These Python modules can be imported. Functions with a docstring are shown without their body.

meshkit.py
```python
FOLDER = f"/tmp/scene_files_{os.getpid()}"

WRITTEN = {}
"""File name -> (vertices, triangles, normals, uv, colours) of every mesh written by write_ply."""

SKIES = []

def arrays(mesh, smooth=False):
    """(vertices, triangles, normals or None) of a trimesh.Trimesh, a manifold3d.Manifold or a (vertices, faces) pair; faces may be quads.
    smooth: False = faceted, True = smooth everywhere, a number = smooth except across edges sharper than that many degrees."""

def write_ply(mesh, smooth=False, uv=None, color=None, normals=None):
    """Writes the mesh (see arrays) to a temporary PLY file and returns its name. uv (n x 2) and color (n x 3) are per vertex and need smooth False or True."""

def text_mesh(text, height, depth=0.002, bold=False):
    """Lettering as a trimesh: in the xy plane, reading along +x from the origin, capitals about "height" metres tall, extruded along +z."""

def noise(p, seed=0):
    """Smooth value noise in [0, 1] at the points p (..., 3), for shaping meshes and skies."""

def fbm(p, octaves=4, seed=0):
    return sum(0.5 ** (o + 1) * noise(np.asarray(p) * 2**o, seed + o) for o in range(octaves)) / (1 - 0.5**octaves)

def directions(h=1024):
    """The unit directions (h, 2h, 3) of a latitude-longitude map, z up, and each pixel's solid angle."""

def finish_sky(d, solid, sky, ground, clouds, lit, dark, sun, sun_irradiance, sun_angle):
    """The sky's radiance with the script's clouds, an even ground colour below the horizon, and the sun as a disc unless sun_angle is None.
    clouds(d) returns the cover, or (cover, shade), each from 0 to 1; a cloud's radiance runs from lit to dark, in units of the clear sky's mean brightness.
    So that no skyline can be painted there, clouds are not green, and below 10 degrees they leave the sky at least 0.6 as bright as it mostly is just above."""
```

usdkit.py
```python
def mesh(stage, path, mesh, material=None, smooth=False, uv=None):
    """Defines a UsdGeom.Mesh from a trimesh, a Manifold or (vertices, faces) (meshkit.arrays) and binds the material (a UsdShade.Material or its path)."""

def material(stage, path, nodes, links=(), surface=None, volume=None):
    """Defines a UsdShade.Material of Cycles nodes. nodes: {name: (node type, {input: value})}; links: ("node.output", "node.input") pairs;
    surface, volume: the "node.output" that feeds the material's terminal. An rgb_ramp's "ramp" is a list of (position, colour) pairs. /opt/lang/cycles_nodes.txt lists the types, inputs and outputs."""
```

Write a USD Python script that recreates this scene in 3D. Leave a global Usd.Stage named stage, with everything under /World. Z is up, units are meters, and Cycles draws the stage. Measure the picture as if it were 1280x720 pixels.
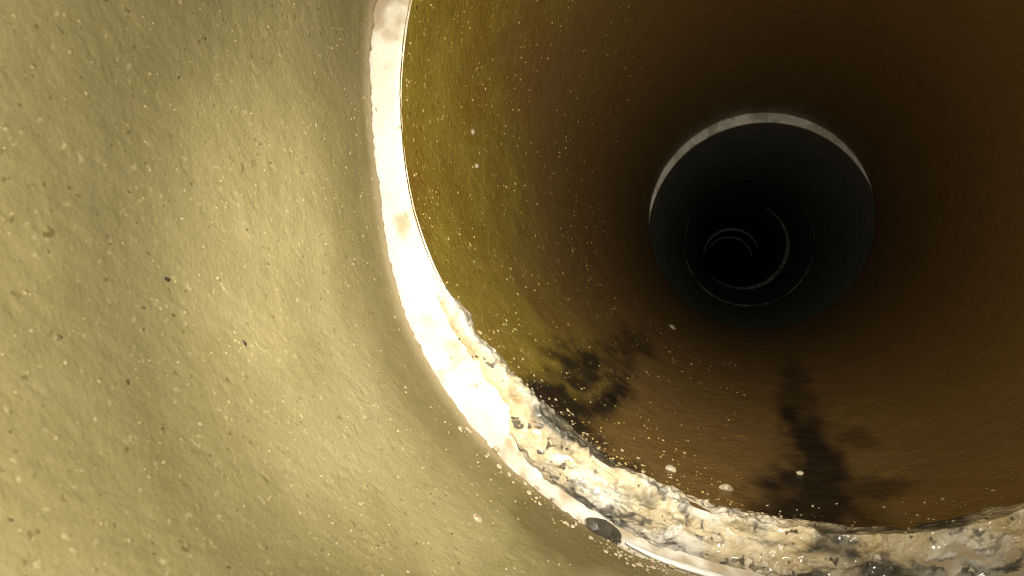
import math, numpy as np, trimesh, usdkit, meshkit
from meshkit import fbm, noise
from pxr import Usd, UsdGeom, UsdLux, UsdShade, Gf, Sdf, Vt

stage = Usd.Stage.CreateInMemory()
UsdGeom.SetStageUpAxis(stage, UsdGeom.Tokens.z)
UsdGeom.SetStageMetersPerUnit(stage, 1.0)
UsdGeom.Xform.Define(stage, '/World')
UsdGeom.Scope.Define(stage, '/World/Looks')

# ------------------------------------------------------------------ camera, lamps, exposure
R = 0.125                                   # bore radius of the pipe run in metres; the run goes along +y
EYE = np.array([-0.163, 0.0, -0.307]) * R
YAW, PITCH = 0.2875, -0.0331


def frame(yaw, pitch):
    f = np.array([-math.sin(yaw) * math.cos(pitch), math.cos(yaw) * math.cos(pitch), math.sin(pitch)])
    r = np.array([math.cos(yaw), math.sin(yaw), 0.0])
    return r, np.cross(r, f), f


def matrix(pos, yaw, pitch):
    r, u, f = frame(yaw, pitch)
    return Gf.Matrix4d(*r, 0, *u, 0, *(-f), 0, *pos, 1)


cam = UsdGeom.Camera.Define(stage, '/World/camera')
cam.AddTransformOp().Set(matrix([float(x) for x in EYE], YAW, PITCH))
cam.CreateHorizontalApertureAttr(36.0)
cam.CreateVerticalApertureAttr(20.25)
cam.CreateFocalLengthAttr(950 / 1280 * 36.0)
cam.CreateClippingRangeAttr(Gf.Vec2f(0.004, 50))
cam.CreateExposureAttr(0.0)
cam.CreateFStopAttr(42.0)
cam.CreateFocusDistanceAttr(0.27)


def lamp(name, offset, yaw, pitch, power, cone, soft, color, radius=0.006):
    """One of the inspection head's own lamps, beside the lens."""
    r, u, f = frame(YAW, PITCH)
    p = EYE + r * offset[0] + u * offset[1] + f * offset[2]
    l = UsdLux.SphereLight.Define(stage, '/World/' + name)
    l.AddTransformOp().Set(matrix([float(x) for x in p], yaw, pitch))
    l.CreateRadiusAttr(radius)
    l.CreateNormalizeAttr(True)
    l.CreateIntensityAttr(power)
    l.CreateColorAttr(Gf.Vec3f(*color))
    s = UsdLux.ShapingAPI.Apply(l.GetPrim())
    s.CreateShapingConeAngleAttr(cone)
    s.CreateShapingConeSoftnessAttr(soft)
    return l


WARM = (1.0, 0.95, 0.80)
lamp('head_lamp', (0.016, 0.012, 0.0), 0.32, -0.06, 1.17, 32.0, 1.0, WARM)
lamp('head_lamp_001', (-0.014, 0.004, -0.004), 0.55, -0.45, 0.26, 88.0, 0.3, WARM)
lamp('head_lamp_002', (0.010, 0.016, 0.0), -0.03, 0.00, 0.50, 26.0, 1.0, WARM)

# ------------------------------------------------------------------ helpers
taken = {}


def path_for(name, parent='/World'):
    k = (parent, name)
    taken[k] = taken.get(k, -1) + 1
    return f'{parent}/{name}' + (f'_{taken[k]:03d}' if taken[k] else '')


def tag(prim, label=None, cat=None, group=None, kind=None):
    for k, v in (('label', label), ('category', cat), ('group', group), ('kind', kind)):
        if v:
            prim.SetCustomDataByKey(k, v)
    return prim


def thing(name, label, cat, group=None, loc=(0, 0, 0)):
    x = UsdGeom.Xform.Define(stage, path_for(name))
    x.AddTranslateOp().Set(Gf.Vec3d(*map(float, loc)))
    return tag(x.GetPrim(), label, cat, group)


def obj(name, mesh, mat, parent=None, smooth=True, attrs=None):
    p = path_for(name, str(parent.GetPath()) if parent else '/World')
    m = usdkit.mesh(stage, p, mesh, mat, smooth=smooth)
    for k, v in (attrs or {}).items():
        UsdGeom.PrimvarsAPI(m).CreatePrimvar(k, Sdf.ValueTypeNames.FloatArray, 'vertex').Set(Vt.FloatArray.FromNumpy(np.asarray(v, np.float32)))
    return m.GetPrim()


def grid_faces(n, m, wrap=False):
    i, j = np.meshgrid(np.arange(n - 1), np.arange(m if wrap else m - 1), indexing='ij')
    j1 = (j + 1) % m
    q = np.stack([i * m + j, i * m + j1, (i + 1) * m + j1, (i + 1) * m + j], -1).reshape(-1, 4)
    return np.vstack([q[:, [0, 1, 2]], q[:, [0, 2, 3]]])


def sstep(a, b, x):
    t = np.clip((x - a) / (b - a), 0, 1)
    return t * t * (3 - 2 * t)


def look(name, lo, hi, rough, spec=0.5, scale=60, bump=0.5, bump_scale=900, stretch=(1, 1, 1), speck=None, dark=None, stain=None, stain2=None, mottling=None, coat=0.0):
    """Mineral surface: two tones by noise, fine relief, optional bright specks, dark pits and stains."""
    n = {'g': ('geometry', {}),
         'm': ('mapping', {'scale': stretch}),
         'n': ('noise_texture', {'scale': float(scale), 'detail': 7.0, 'roughness': 0.62}),
         'r': ('rgb_ramp', {'ramp': [(0.32, lo), (0.68, hi)]}),
         'nb': ('noise_texture', {'scale': float(bump_scale), 'detail': 4.0, 'roughness': 0.6}),
         'b': ('bump', {'strength': float(bump), 'distance': 0.0006}),
         'nr': ('noise_texture', {'scale': float(scale) * 3, 'detail': 3.0}),
         'mr': ('map_range', {'from_min': 0.3, 'from_max': 0.7, 'to_min': rough[0], 'to_max': rough[1]}),
         'p': ('principled_bsdf', {'specular_ior_level': float(spec), 'coat_weight': float(coat), 'coat_roughness': 0.12})}
    l = [('g.position', 'm.vector'), ('m.vector', 'n.vector'), ('n.fac', 'r.fac'), ('m.vector', 'nb.vector'), ('nb.fac', 'b.height'), ('m.vector', 'nr.vector'),
         ('nr.fac', 'mr.value'), ('mr.result', 'p.roughness'), ('b.normal', 'p.normal')]
    out = 'r.color'

    def layer(key, color, mask):
        nonlocal out
        n['mix' + key] = ('mix_color', {'b': color})
        l.append((out, f'mix{key}.a'))
        l.append((mask, f'mix{key}.fac'))
        out = f'mix{key}.result'

    if mottling:
        col, sc, a, b = mottling
        n['nm'] = ('noise_texture', {'scale': float(sc), 'detail': 5.0, 'roughness': 0.65})
        n['rm'] = ('map_range', {'from_min': a, 'from_max': b})
        l += [('g.position', 'nm.vector'), ('nm.fac', 'rm.value')]
        layer('mottle', col, 'rm.result')
    if speck:
        col, sc, th = speck
        n['ns'] = ('noise_texture', {'scale': float(sc), 'detail': 2.0})
        n['rs'] = ('map_range', {'from_min': th, 'from_max': th + 0.05})
        l += [('m.vector', 'ns.vector'), ('ns.fac', 'rs.value')]
        layer('speck', col, 'rs.result')
    if dark:
        col, sc, th = dark
        n['nd'] = ('noise_texture', {'scale': float(sc), 'detail': 2.0, 'distortion': 0.4})
        n['rd'] = ('map_range', {'from_min': th, 'from_max': th + 0.05})
        l += [('m.vector', 'nd.vector'), ('nd.fac', 'rd.value')]
        layer('dark', col, 'rd.result')
    for key, col in (('film', stain2), ('stain', stain)):
        if col:
            n['at' + key] = ('attribute', {'attribute': key})
            layer(key, col, f'at{key}.fac')
    l.append((out, 'p.base_color'))
    return usdkit.material(stage, '/World/Looks/' + name, n, l, surface='p.BSDF')


SANDY = look('sandy_clay', (0.35, 0.298, 0.135), (0.435, 0.372, 0.18), (0.5, 0.8), 0.3, 70, 0.45, 900, (1, 1, 1),
             speck=((0.56, 0.49, 0.26), 620, 0.66), dark=((0.25, 0.20, 0.085), 520, 0.68), stain=(0.19, 0.15, 0.055), stain2=(0.52, 0.40, 0.26),
             mottling=((0.39, 0.335, 0.175), 22, 0.45, 0.75))
OLIVE = look('olive_clay', (0.27, 0.20, 0.028), (0.39, 0.295, 0.048), (0.35, 0.7), 0.4, 55, 0.6, 620, (1, 1, 1),
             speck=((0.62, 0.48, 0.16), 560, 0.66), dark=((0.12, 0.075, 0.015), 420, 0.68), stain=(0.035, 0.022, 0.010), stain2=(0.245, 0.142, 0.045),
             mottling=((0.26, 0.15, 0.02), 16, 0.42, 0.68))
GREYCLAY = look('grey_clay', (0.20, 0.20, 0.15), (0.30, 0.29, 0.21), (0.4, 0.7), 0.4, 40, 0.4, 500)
LIPWHITE = look('pale_rim', (0.74, 0.68, 0.57), (0.86, 0.81, 0.72), (0.4, 0.65), 0.5, 80, 0.4, 700, dark=((0.46, 0.34, 0.20), 260, 0.70), stain=(0.50, 0.40, 0.27))
LIPGREY = look('grey_rim', (0.58, 0.54, 0.45), (0.82, 0.77, 0.66), (0.4, 0.65), 0.5, 45, 0.5, 400, dark=((0.40, 0.34, 0.25), 60, 0.56), mottling=((0.34, 0.28, 0.20), 30, 0.40, 0.65))
CRUST = look('crust', (0.52, 0.38, 0.19), (0.84, 0.73, 0.52), (0.25, 0.7), 0.5, 110, 1.0, 900, (1, 1, 1), dark=((0.10, 0.075, 0.045), 300, 0.61), stain=(0.085, 0.075, 0.058), stain2=(0.86, 0.82, 0.74), coat=0.5)
WETDARK = look('wet_silt', (0.018, 0.013, 0.007), (0.045, 0.033, 0.018), (0.15, 0.5), 0.5, 200, 0.7, 700)
PALE = look('pale_stone', (0.26, 0.20, 0.12), (0.62, 0.53, 0.38), (0.15, 0.4), 0.6, 300, 0.3, 900, coat=0.5)
DARKST = look('dark_stone', (0.03, 0.026, 0.022), (0.09, 0.075, 0.055), (0.2, 0.5), 0.5, 220, 0.7, 700)
GRITLIGHT = look('light_grit', (0.48, 0.40, 0.19), (0.66, 0.57, 0.32), (0.15, 0.5), 0.6, 900, 0.1, 900)
GRITDARK = look('dark_grit', (0.12, 0.09, 0.04), (0.24, 0.18, 0.08), (0.3, 0.7), 0.4, 900, 0.1, 900)
GRITGOLD = look('golden_grit', (0.50, 0.36, 0.09), (0.75, 0.60, 0.26), (0.12, 0.4), 0.7, 900, 0.1, 900)
GASKET = look('pale_seal', (0.78, 0.76, 0.72), (0.88, 0.86, 0.82), (0.15, 0.3), 0.6, 200, 0.15, 600)
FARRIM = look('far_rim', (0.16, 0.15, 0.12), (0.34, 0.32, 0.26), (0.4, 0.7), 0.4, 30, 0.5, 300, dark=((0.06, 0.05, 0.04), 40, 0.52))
SOIL = look('soil', (0.05, 0.035, 0.02), (0.11, 0.08, 0.05), (0.7, 0.9), 0.3, 40, 0.9, 300)

# ------------------------------------------------------------------ the run of pipe sections (units of R until the mesh is made)
J = [1.662 + 5.305 * k for k in range(9)]                 # joints along the run
TH_OUT = [0, 60, 110, 162, 167.3, 172.6, 178, 183.6, 189.2, 196, 205, 211, 216, 223, 229.4, 237.3, 244.5, 250, 255, 259.4, 275, 300, 330, 360]
R_OUT = [1.0, 1.0, 1.01, 1.029, 1.013, 1.001, .988, .979, .978, .987, 1.003, 1.005, 1.004, 1.004, 1.006, 1.002, 1.003, 1.005, 1.0, .992, 1.0, 1.0, 1.0, 1.0]
TH_IN = [0, 60, 120, 165, 171, 177, 182.6, 188.5, 194.4, 199.3, 209.6, 215.6, 221.2, 227.7, 233.9, 243, 254, 268, 279.4, 310, 360]
R_IN = [.94, .94, .94, .941, .939, .940, .938, .939, .942, .941, .939, .935, .932, .938, .945, .952, .950, .948, .95, .945, .94]


def smooth_profile(th, r):
    x = np.arange(0, 360, 1.0)
    y = np.interp(x, th, r)
    k = np.exp(-0.5 * (np.arange(-12, 13) / 4.0) ** 2)
    y = np.convolve(np.r_[y[-12:], y, y[:12]], k / k.sum(), 'valid')
    return lambda t: np.interp(np.degrees(t) % 360, np.r_[x, 360], np.r_[y, y[0]])


rim_near, rim_in = smooth_profile(TH_OUT, R_OUT), smooth_profile(TH_IN, R_IN)
#            start centre      end centre        radius at start, end
SECT = [((0.0, 0.0), (0.0, 0.0)), ((-.0016, .0777), (.0095, .052)), ((.0245, -.052), (.0, -.015)), ((.0, -.004), (-.024, .058)), ((-.075, .095), (-.22, .03)),
        ((-.215, .035), (-.365, -.020)), ((-.355, -.085), (-.49, -.14)), ((-.50, -.20), (-.62, -.28)), ((-.63, -.28), (-.80, -.35))]
RADII = [1.0, .94, .963, .958, .94, .945, .945, .94, .94]


def bore(k, th, y):
    """Radius and centre of section k's bore at (th, y), without fine relief."""
    y0, y1 = (J[k - 1] + .02 if k else -9.0), J[k]
    t = np.clip((y - y0) / (y1 - y0), 0, 1)
    a, b = SECT[k]
    cx, cz = a[0] + (b[0] - a[0]) * t, a[1] + (b[1] - a[1]) * t
    r = np.full_like(th * y, RADII[k])
    if k == 0:
        r = r + (rim_near(th) - 1.0) * sstep(-0.8, J[0], y)
    if k == 1:
        r = r + (rim_in(th) - RADII[1]) * (1 - sstep(J[0], J[0] + 1.6, y))
    return r, cx, cz


def to_xyz(th, y, r, cx, cz):
    return np.stack([cx + r * np.cos(th), y + 0 * th, cz + r * np.sin(th)], -1) * R


def surface(k, deg, y, lift=0.0):
    """A point of the bore in metres and the inward normal there."""
    th = np.radians(np.asarray(deg, float))
    r, cx, cz = bore(k, th, np.asarray(y, float))
    return to_xyz(th, np.asarray(y, float), r - lift, cx, cz), np.stack([-np.cos(th), 0 * th, -np.sin(th)], -1)


def blob(deg, y, d0, y0, sd, sy, jag, seed):
    """A stain's own outline: an ellipse on the wall with a ragged edge."""
    w = np.stack([deg * 0.10, y * 2.6, 0 * deg], -1)
    q = np.stack([deg * 0.35, y * 9.0, 0 * deg], -1)
    deg = deg + 7 * (fbm(w, 4, 300) - .5)
    y = y + .5 * (fbm(w, 4, 301) - .5)
    e = np.sqrt(((deg - d0) / sd) ** 2 + ((y - y0) / sy) ** 2)
    return 1 - sstep(0.25, 1.35, e + jag * (fbm(q, 4, seed) - 0.5) * 2)


def section(k, label, wall_mat, rim_mat, nth, ny, wall_label=None, rim_label=None):
    t = thing('pipe_section', label, 'pipe')
    y0, y1 = (J[k - 1] + .02 if k else -9.0), J[k]
    th = np.linspace(0, 2 * np.pi, nth, endpoint=False)
    if k == 0:
        y = np.r_[np.linspace(y0, 0.1, 40)[:-1], np.linspace(0.1, y1, ny)]
    else:
        y = y0 + (y1 - y0) * np.linspace(0, 1, ny) ** 1.5
    TH, Y = np.meshgrid(th, y)
    deg = np.degrees(TH)
    r, cx, cz = bore(k, TH, Y)
    P = to_xyz(TH, Y, r, cx, cz)
    at = {}
    rough = 1.0 if k < 2 else 0.6
    d = (0.0006 if k == 0 else 0.0009) * (fbm(P * 28, 3, 3 + k) - .5) + 0.00025 * (fbm(P * np.array([190, 130, 190.]), 4, 9 + k) - .5) * rough
    if k < 2:
        f = fbm(P * 420, 2, 21 + k)
        d = d + 0.00035 * (f - .5) - 0.0004 * sstep(.74, .84, f) + 0.00012 * sstep(.74, .88, fbm(P * 300, 2, 41 + k))
    Ye = Y.copy()
    if k == 0:                                            # rounded, chipped far edge
        edge = sstep(y1 - 0.05, y1, Y)
        chip = sstep(.60, .72, fbm(np.stack([TH * 9, 0 * TH, 0 * TH], -1), 3, 77)) * sstep(215, 235, deg) * (1 - sstep(300, 320, deg))
        d = d - edge ** 3 * 0.0012
        Ye = Y - edge * (0.022 * fbm(np.stack([TH * 70, 0 * TH, 0 * TH], -1), 4, 5) + 0.022 * chip)
        band = sstep(y1 - .38, y1 - .16, Y + .10 * (fbm(np.stack([TH * 5, Y * 3, 0 * Y], -1), 3, 8) - .5)) * (1 - sstep(y1 - .09, y1 - .03, Y))
        at['stain'] = 0.62 * band * (1 - sstep(238, 262, deg)) + 0.55 * sstep(.42, .66, fbm(np.stack([TH * 6, Y * 5, 0 * Y], -1), 5, 31)) * sstep(218, 240, deg) * (1 - sstep(330, 350, deg))
        drip = fbm(np.stack([TH * 2.4, Y * 34, 0 * Y], -1), 5, 33) * .6 + fbm(np.stack([TH * 12, Y * 9, 0 * Y], -1), 4, 34) * .4
        at['stain'] = at['stain'] + .14 * sstep(.44, .66, drip)
        at['film'] = 0.75 * sstep(y1 - .11, y1 - .02, Y + .05 * (fbm(np.stack([TH * 14, Y * 3, 0 * Y], -1), 3, 18) - .5))
    if k == 1:
        s = np.maximum.reduce([1.15 * blob(deg, Y, 270.5, 1.85, 7.5, .45, .35, 11), 1.1 * blob(deg, Y, 273.5, 2.5, 5.5, .85, .35, 12), .75 * blob(deg, Y, 278, 1.98, 8, .12, .5, 13),
                               .65 * blob(deg, Y, 276.5, 3.6, 4.5, 1.1, .5, 19), .5 * blob(deg, Y, 281, 2.5, 5, .2, .6, 20), 1.1 * blob(deg, Y, 236.5, 2.25, 3.6, .28, .5, 14), 1.25 * blob(deg, Y, 233.5, 1.88, 7.5, .36, .6, 15),
                               .95 * blob(deg, Y, 229, 2.4, 6.5, .45, .9, 16), .65 * blob(deg, Y, 230.7, 3.2, 6, .8, .7, 17), 1.3 * blob(deg, Y, 238, 1.74, 9, .14, .6, 18)])
        at['stain'] = s
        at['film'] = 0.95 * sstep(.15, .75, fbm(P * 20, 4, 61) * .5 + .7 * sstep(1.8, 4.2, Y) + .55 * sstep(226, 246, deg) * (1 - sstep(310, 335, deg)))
    r = r - d / R
    P = to_xyz(TH, Ye, r, cx, cz)
    # outside of the section, so that it is a real pipe with a wall
    yo = np.array([y0, y1])
    THo, Yo = np.meshgrid(th, yo)
    ro, cxo, czo = bore(k, THo, Yo)
    Po = to_xyz(THo, Yo, 0 * ro + 1.14, cxo, czo)
    n0 = P.shape[0]
    V = np.vstack([P.reshape(-1, 3), Po.reshape(-1, 3)])
    F = grid_faces(n0, nth, True)
    Fo = grid_faces(2, nth, True)[:, ::-1] + n0 * nth
    ring = np.vstack([np.arange(nth) + (n0 - 1) * nth, np.arange(nth) + (n0 + 1) * nth])      # far end face
    j = np.arange(nth)
    j1 = (j + 1) % nth
    cap = np.vstack([np.stack([ring[0][j], ring[0][j1], ring[1][j1]], -1), np.stack([ring[0][j], ring[1][j1], ring[1][j]], -1)])
    F = np.vstack([F, Fo, cap])
    pad = len(Po.reshape(-1, 3))
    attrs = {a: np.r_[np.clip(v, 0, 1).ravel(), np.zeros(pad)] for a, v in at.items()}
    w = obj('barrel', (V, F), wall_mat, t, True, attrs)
    if wall_label:
        tag(w, wall_label)
    if k:                                                 # the end that faces the camera
        ns = 46 if k == 1 else 14
        s = np.linspace(0, 1, ns)
        TH, S = np.meshgrid(th, s)
        r, cx, cz = bore(k, TH, np.full_like(TH, y0))
        rr = r + S ** 1.2 * (1.14 - r) - 0.0015
        rnd = 0.008
        yy = y0 - 0.001 + rnd * (1 - sstep(0, .14, S)) ** 2
        q = to_xyz(TH, yy, rr, cx, cz)
        rag = sstep(205, 236, np.degrees(TH)) * (1 - sstep(320, 345, np.degrees(TH))) if k == 1 else .4 + 0 * TH
        yy = yy + (0.004 * (fbm(q * 90, 3, 51 + k) - .5) + (0.006 + .018 * rag) * (fbm(q * 160, 4, 55 + k) - .5) * sstep(0, .12, S))
        q = to_xyz(TH, yy, rr, cx, cz)
        DG = np.degrees(TH)
        tan = sstep(.40, .62, fbm(q * np.array([120, 60, 120.]), 4, 71) - .14 + .40 * (1 - sstep(160, 180, DG)) + .20 * sstep(222, 240, DG))
        rp = obj('rim', (q.reshape(-1, 3), grid_faces(ns, nth, True)), rim_mat, t, True, {'stain': np.clip(tan, 0, 1).ravel()} if k == 1 else None)
        if rim_label:
            tag(rp, rim_label)
    return t


section(0, 'sandy khaki pipe section nearest the camera, its gritty wall filling the left', SANDY, LIPWHITE, 860, 250)
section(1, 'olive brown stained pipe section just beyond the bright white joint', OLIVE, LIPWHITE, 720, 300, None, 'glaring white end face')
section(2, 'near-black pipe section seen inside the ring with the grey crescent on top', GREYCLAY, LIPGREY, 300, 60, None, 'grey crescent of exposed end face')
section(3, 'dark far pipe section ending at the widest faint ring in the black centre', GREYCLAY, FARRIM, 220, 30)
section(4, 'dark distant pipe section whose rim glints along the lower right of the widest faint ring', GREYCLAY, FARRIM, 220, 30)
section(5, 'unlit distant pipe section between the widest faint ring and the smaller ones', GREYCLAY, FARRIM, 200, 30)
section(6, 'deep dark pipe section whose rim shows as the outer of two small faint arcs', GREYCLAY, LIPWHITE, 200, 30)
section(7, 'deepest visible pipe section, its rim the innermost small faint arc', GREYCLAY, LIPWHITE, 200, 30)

# the earth the run is buried in
th = np.linspace(0, 2 * np.pi, 64, endpoint=False)
prof = [(-9.2, 1.5), (45, 1.5 + .9), (45, 4.0), (-9.2, 4.0), (-9.2, 1.5)]
rows = np.array([[(r * math.cos(a), y, r * math.sin(a)) for a in th] for y, r in prof]) * R
tag(obj('ground', (rows.reshape(-1, 3), grid_faces(5, 64, True)), SOIL, None, 30), kind='structure')

# ------------------------------------------------------------------ mineral crust along the bottom of the bright joint
nt, ns = 760, 300
deg = np.linspace(196, 318, nt)
s = np.linspace(0, 1, ns)
D, S = np.meshgrid(deg, s)
TH = np.radians(D)
FACE = 0.13                                               # share of the path that climbs the end face; the rest runs along the floor
yl = J[0] + .02
r_in, cx, cz = bore(1, TH, np.full_like(TH, yl))
u = np.clip(S / FACE, 0, 1)
v = np.clip((S - FACE) / (1 - FACE), 0, 1)
rb = np.where(S < FACE, 1.05 + (r_in - 1.05) * u, 0)
yb = yl + v * 0.60
r_fl, cxf, czf = bore(1, TH, yb)
rb = np.where(S < FACE, rb, r_fl)
cxx, czz = np.where(S < FACE, cx, cxf), np.where(S < FACE, cz, czf)
turn = sstep(FACE - .05, FACE + .05, S)
q = to_xyz(TH, yb, rb, cxx, czz)
q2 = np.stack([TH * R * .62, S * .085, 0 * S], -1)
big, mid, fine = fbm(q2 * 90, 4, 101), fbm(q2 * 300, 4, 102), fbm(q2 * 800, 3, 103)
ridge = 1 - np.abs(2 * fbm(q2 * np.array([70, 150, 1]), 4, 104) - 1)
reach = np.interp(D, [196, 203, 208, 213, 216, 220, 224, 229, 234, 238, 243, 250, 262, 270, 280, 295, 318], [.14, .14, .17, .25, .17, .25, .24, .24, .30, .28, .24, .27, .27, .26, .22, .24, .2])
thick = np.interp(D, [196, 205, 214, 222, 230, 240, 255, 300, 318], [.3, .9, 1.5, 1.6, 1.6, 1.6, 1.3, 1.0, .8]) * 0.001
low = np.interp(D, [196, 222, 230, 238, 318], [.105, .08, .02, -.05, -.05])
env = sstep(low - .02, low + .05, S) * (1 - sstep(reach * .50, reach * 1.15, S + .13 * (big - .5) + .10 * (mid - .5)))
h = thick * (env * (1.0 + 2.4 * (big - .45) + 2.6 * (mid - .5) + 1.2 * (ridge - .6)) + 1.1 * (fine - .5) * env) - 0.0005
h = h * np.where(h > 0, .45 + 1.1 * sstep(.38, .60, fbm(q2 * 150, 3, 130)), 1)
h = np.maximum(h, -0.0012)
nrm_r = -np.sin(turn * np.pi / 2)
nrm_y = -np.cos(turn * np.pi / 2)
P = to_xyz(TH, yb + nrm_y * h / R, rb + nrm_r * h / R, cxx, czz)
grey = sstep(.56, .70, fbm(q2 * 60, 4, 108) + .20 * (1 - sstep(241, 247, D)) * sstep(230, 235, D) * sstep(.10, .2, S) + .10 * sstep(263, 272, D) * (1 - sstep(272, 279, D))) * .85 + sstep(reach * .8, reach * 1.0, S) * .4
crack = 1 - np.abs(2 * fbm(q2 * np.array([150, 330, 1]), 4, 131) - 1)
zone = sstep(226, 236, D)
grey = grey + zone * (.5 * sstep(.88, .99, crack) * sstep(.40, .55, fbm(q2 * 80, 3, 132)) + .55 * sstep(.52, .66, .6 * fbm(q2 * np.array([110, 260, 1]), 4, 133) + .4 * fbm(q2 * 700, 3, 135)) * sstep(.44, .56, fbm(q2 * 40, 3, 134)))
grey = grey + .55 * zone * (1 - sstep(.0, .09, S + .10 * (mid - .5)))
white = sstep(.50, .68, fbm(q2 * 70, 4, 109)) * (1 - sstep(.10, .22, S)) * .8
crust = thing('mineral_crust', 'lumpy cream and grey wet crust piled along the bottom of the bright joint', 'deposit')
obj('deposit', (P.reshape(-1, 3), grid_faces(ns, nt)), CRUST, crust, True, {'stain': np.clip(grey, 0, 1).ravel(), 'film': np.clip(white, 0, 1).ravel()})

# ------------------------------------------------------------------ loose stones, chips and the seal
rng = np.random.default_rng(7)


def stone(size, squash, seed, sub=3, sharp=False):
    m = trimesh.creation.icosphere(sub, 1.0)
    v = np.array(m.vertices)
    v = v * (1 + .55 * (fbm(v * 1.3 + seed * 7.1, 3, seed) - .5) + .12 * (fbm(v * 5 + seed, 2, seed) - .5))[:, None]
    if sharp:
        for a in np.random.default_rng(seed).normal(size=(6, 3)):
            a /= np.linalg.norm(a)
            dd = v @ a - .62
            v = v - np.maximum(dd, 0)[:, None] * a
    return v * np.array(squash) * size, np.array(m.faces)


def rest(k, name, deg, y, size, squash, mat, label, cat, seed, sink=.35, sharp=False, parts=None, lift=0.0):
    p, n = surface(k, deg, y)
    n = n / np.linalg.norm(n)
    e1 = np.array([0, 1.0, 0])
    e2 = np.cross(n, e1)
    v, f = stone(size, squash, seed, 3, sharp)
    v = v[:, :1] * e2 + v[:, 1:2] * e1 + v[:, 2:3] * n + n * (size * squash[2] * (1 - 2 * sink) + lift)
    x = thing(name, label, cat, None, p)
    obj('body', (v, f), mat, x, 40 if sharp else True)
    return x


rest(1, 'pebble', 250.6, 1.90, .0014, (1.25, .8, .9), PALE, 'small pale wet pebble on the brown floor, leftmost of the two by the cream crust', 'pebble', 3)
rest(1, 'pebble', 258.9, 1.89, .0016, (1.3, .8, .9), PALE, 'larger pale wet pebble on the floor beside the upper edge of the cream crust', 'pebble', 4)
rest(1, 'pebble', 270.3, 2.15, .0010, (1.2, .8, .9), PALE, 'tiny bright pebble in the middle of the dark slime streak', 'pebble', 5)
rest(1, 'pebble', 234.7, 4.71, .0022, (1.2, .9, .8), PALE, 'lone bright speck of stone low on the dark wall before the second joint', 'pebble', 6)
rest(1, 'wall_bead', 179.0, 2.198, .0011, (1, 1, .9), PALE, 'upper of two bright beads stuck on the olive wall right of the white rim', 'bead', 8)
rest(1, 'wall_bead', 185.1, 2.223, .0010, (1, 1, .9), PALE, 'lower of two bright beads stuck on the olive wall right of the white rim', 'bead', 9)
rest(0, 'pebble', 231.5, 1.33, .0011, (1.2, .8, .8), PALE, 'bright white crumb lying on the grey lower wall of the nearest pipe', 'pebble', 10)
rest(0, 'dark_stone', 243.6, 1.640, .0048, (1.25, .7, .6), DARKST, 'angular black stone wedged in the edge of the bright joint at the bottom', 'stone', 21, .35, True)
rest(0, 'dark_chip', 199.4, .895, .0006, (.9, 1.2, .4), DARKST, 'small dark chip stuck on the sandy wall at far left', 'chip', 22, .3, True)
rest(0, 'dark_chip', 205.6, 1.02, .0006, (1.3, .8, .4), DARKST, 'dark chip on the sandy wall, nearer the bright joint than its twin', 'chip', 23, .3, True)
rest(1, 'dark_stone', 236.4, 2.25, .0036, (.8, 1.9, .25), WETDARK, 'flat black lump in the stain on the brown lower left wall', 'stone', 24, .6)

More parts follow.
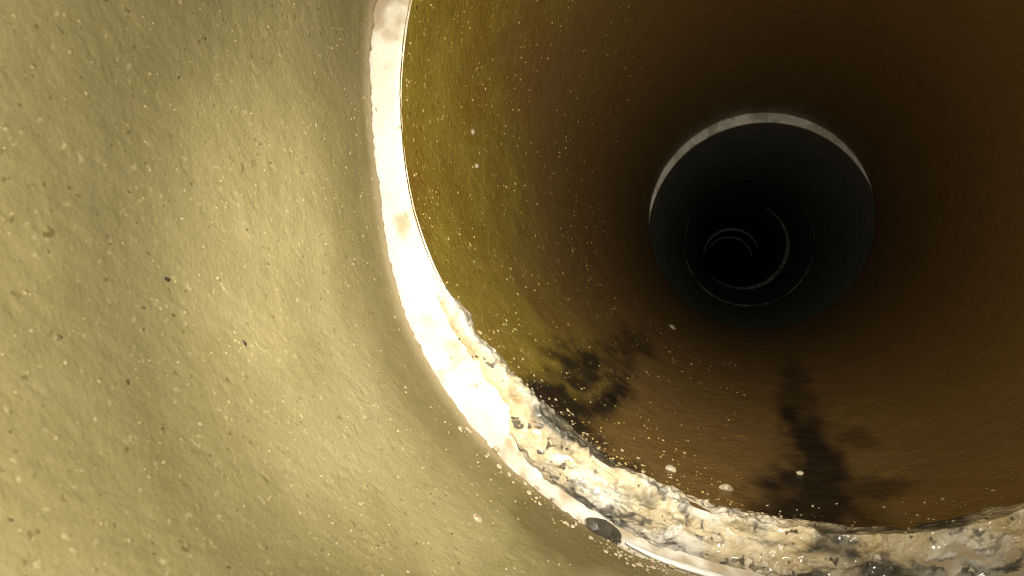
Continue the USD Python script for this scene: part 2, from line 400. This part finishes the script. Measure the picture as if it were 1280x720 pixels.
# pale seal showing at the bottom edge of the joint
dd = np.radians(np.linspace(247, 268, 90))
rr_, cx_, cz_ = bore(0, dd, np.full_like(dd, J[0]))
wav = .006 * (fbm(np.stack([dd * 20, 0 * dd, 0 * dd], -1), 3, 5) - .5)
line = to_xyz(dd, J[0] - .012 + wav, rr_ - .004 + wav, cx_, cz_)
a = np.linspace(0, 2 * np.pi, 10, endpoint=False)
taper = np.sin(np.linspace(.05, np.pi - .05, 90)) ** .4
rad = np.stack([np.cos(dd), 0 * dd, np.sin(dd)], -1)
tube = line[:, None] + (np.cos(a)[None, :, None] * rad[:, None] * .8 + np.sin(a)[None, :, None] * np.array([0, 1.0, 0])) * (.0012 * taper)[:, None, None]
tag(obj('joint_seal', (tube.reshape(-1, 3), grid_faces(90, 10, True)), GASKET), 'thin shiny white strip of seal along the bottom edge of the near pipe', 'seal')


# grit that nobody could count
def grit(name, k, n, dlo, dhi, ylo, yhi, smin, smax, mat, label, cat, seed):
    g = np.random.default_rng(seed)
    base = trimesh.creation.icosphere(0, 1.0)
    bv, bf = np.array(base.vertices), np.array(base.faces)
    dg, yy = g.uniform(dlo, dhi, 4 * n), ylo + (yhi - ylo) * g.random(4 * n) ** (1.0 if k == 0 else 2.2)
    keep = fbm(np.stack([np.radians(dg) * 5, yy * 4, 0 * yy], -1), 3, seed) + .25 * g.normal(size=4 * n) > .5
    dg, yy = dg[keep][:n], yy[keep][:n]
    p, nn = surface(k, dg, yy)
    size = smin + (smax - smin) * g.random(len(dg)) ** 4
    e1 = np.array([0, 1.0, 0]) + 0 * nn
    e2 = np.cross(nn, e1)
    an = g.normal(size=len(dg)) * .5
    f1, f2 = np.cos(an)[:, None] * e1 + np.sin(an)[:, None] * e2, -np.sin(an)[:, None] * e1 + np.cos(an)[:, None] * e2
    jit = 1 + .35 * g.normal(size=(len(dg), 12, 1))
    b = bv[None] * jit * size[:, None, None]
    v = p[:, None] + b[:, :, :1] * f1[:, None] * 1.35 + b[:, :, 1:2] * f2[:, None] + (b[:, :, 2:] * .55 + .0001) * nn[:, None]
    f = (bf[None] + (np.arange(len(dg)) * 12)[:, None, None]).reshape(-1, 3)
    tag(obj(name, (v.reshape(-1, 3), f), mat, None, True), label, cat, None, 'stuff')


grit('pale_grit', 0, 3000, 140, 262, .4, 1.60, .00008, .00034, GRITLIGHT, 'pale sand grains stuck all over the sandy near wall', 'grit', 201)
grit('dark_grit', 0, 1100, 140, 268, .4, 1.62, .00008, .00034, GRITDARK, 'dark grains scattered over the sandy near wall', 'grit', 202)
grit('golden_grit', 1, 3600, 130, 262, 1.72, 4.6, .00008, .00050, GRITGOLD, 'golden glinting grains scattered over the olive brown wall', 'grit', 203)
CRUMB = look('cream_crumb', (0.42, 0.32, 0.18), (0.74, 0.63, 0.45), (0.25, 0.6), 0.5, 400, 0.4, 900)
grit('joint_crumbs', 0, 420, 222, 290, 1.56, 1.65, .00015, .0009, CRUMB, 'cream crumbs of crust spilled over the lower edge of the near pipe', 'crumbs', 204)
grit('floor_crumbs', 1, 420, 212, 296, 1.69, 1.90, .00012, .0007, CRUMB, 'cream crumbs and silt grains spilled on the brown floor behind the crust', 'crumbs', 205)
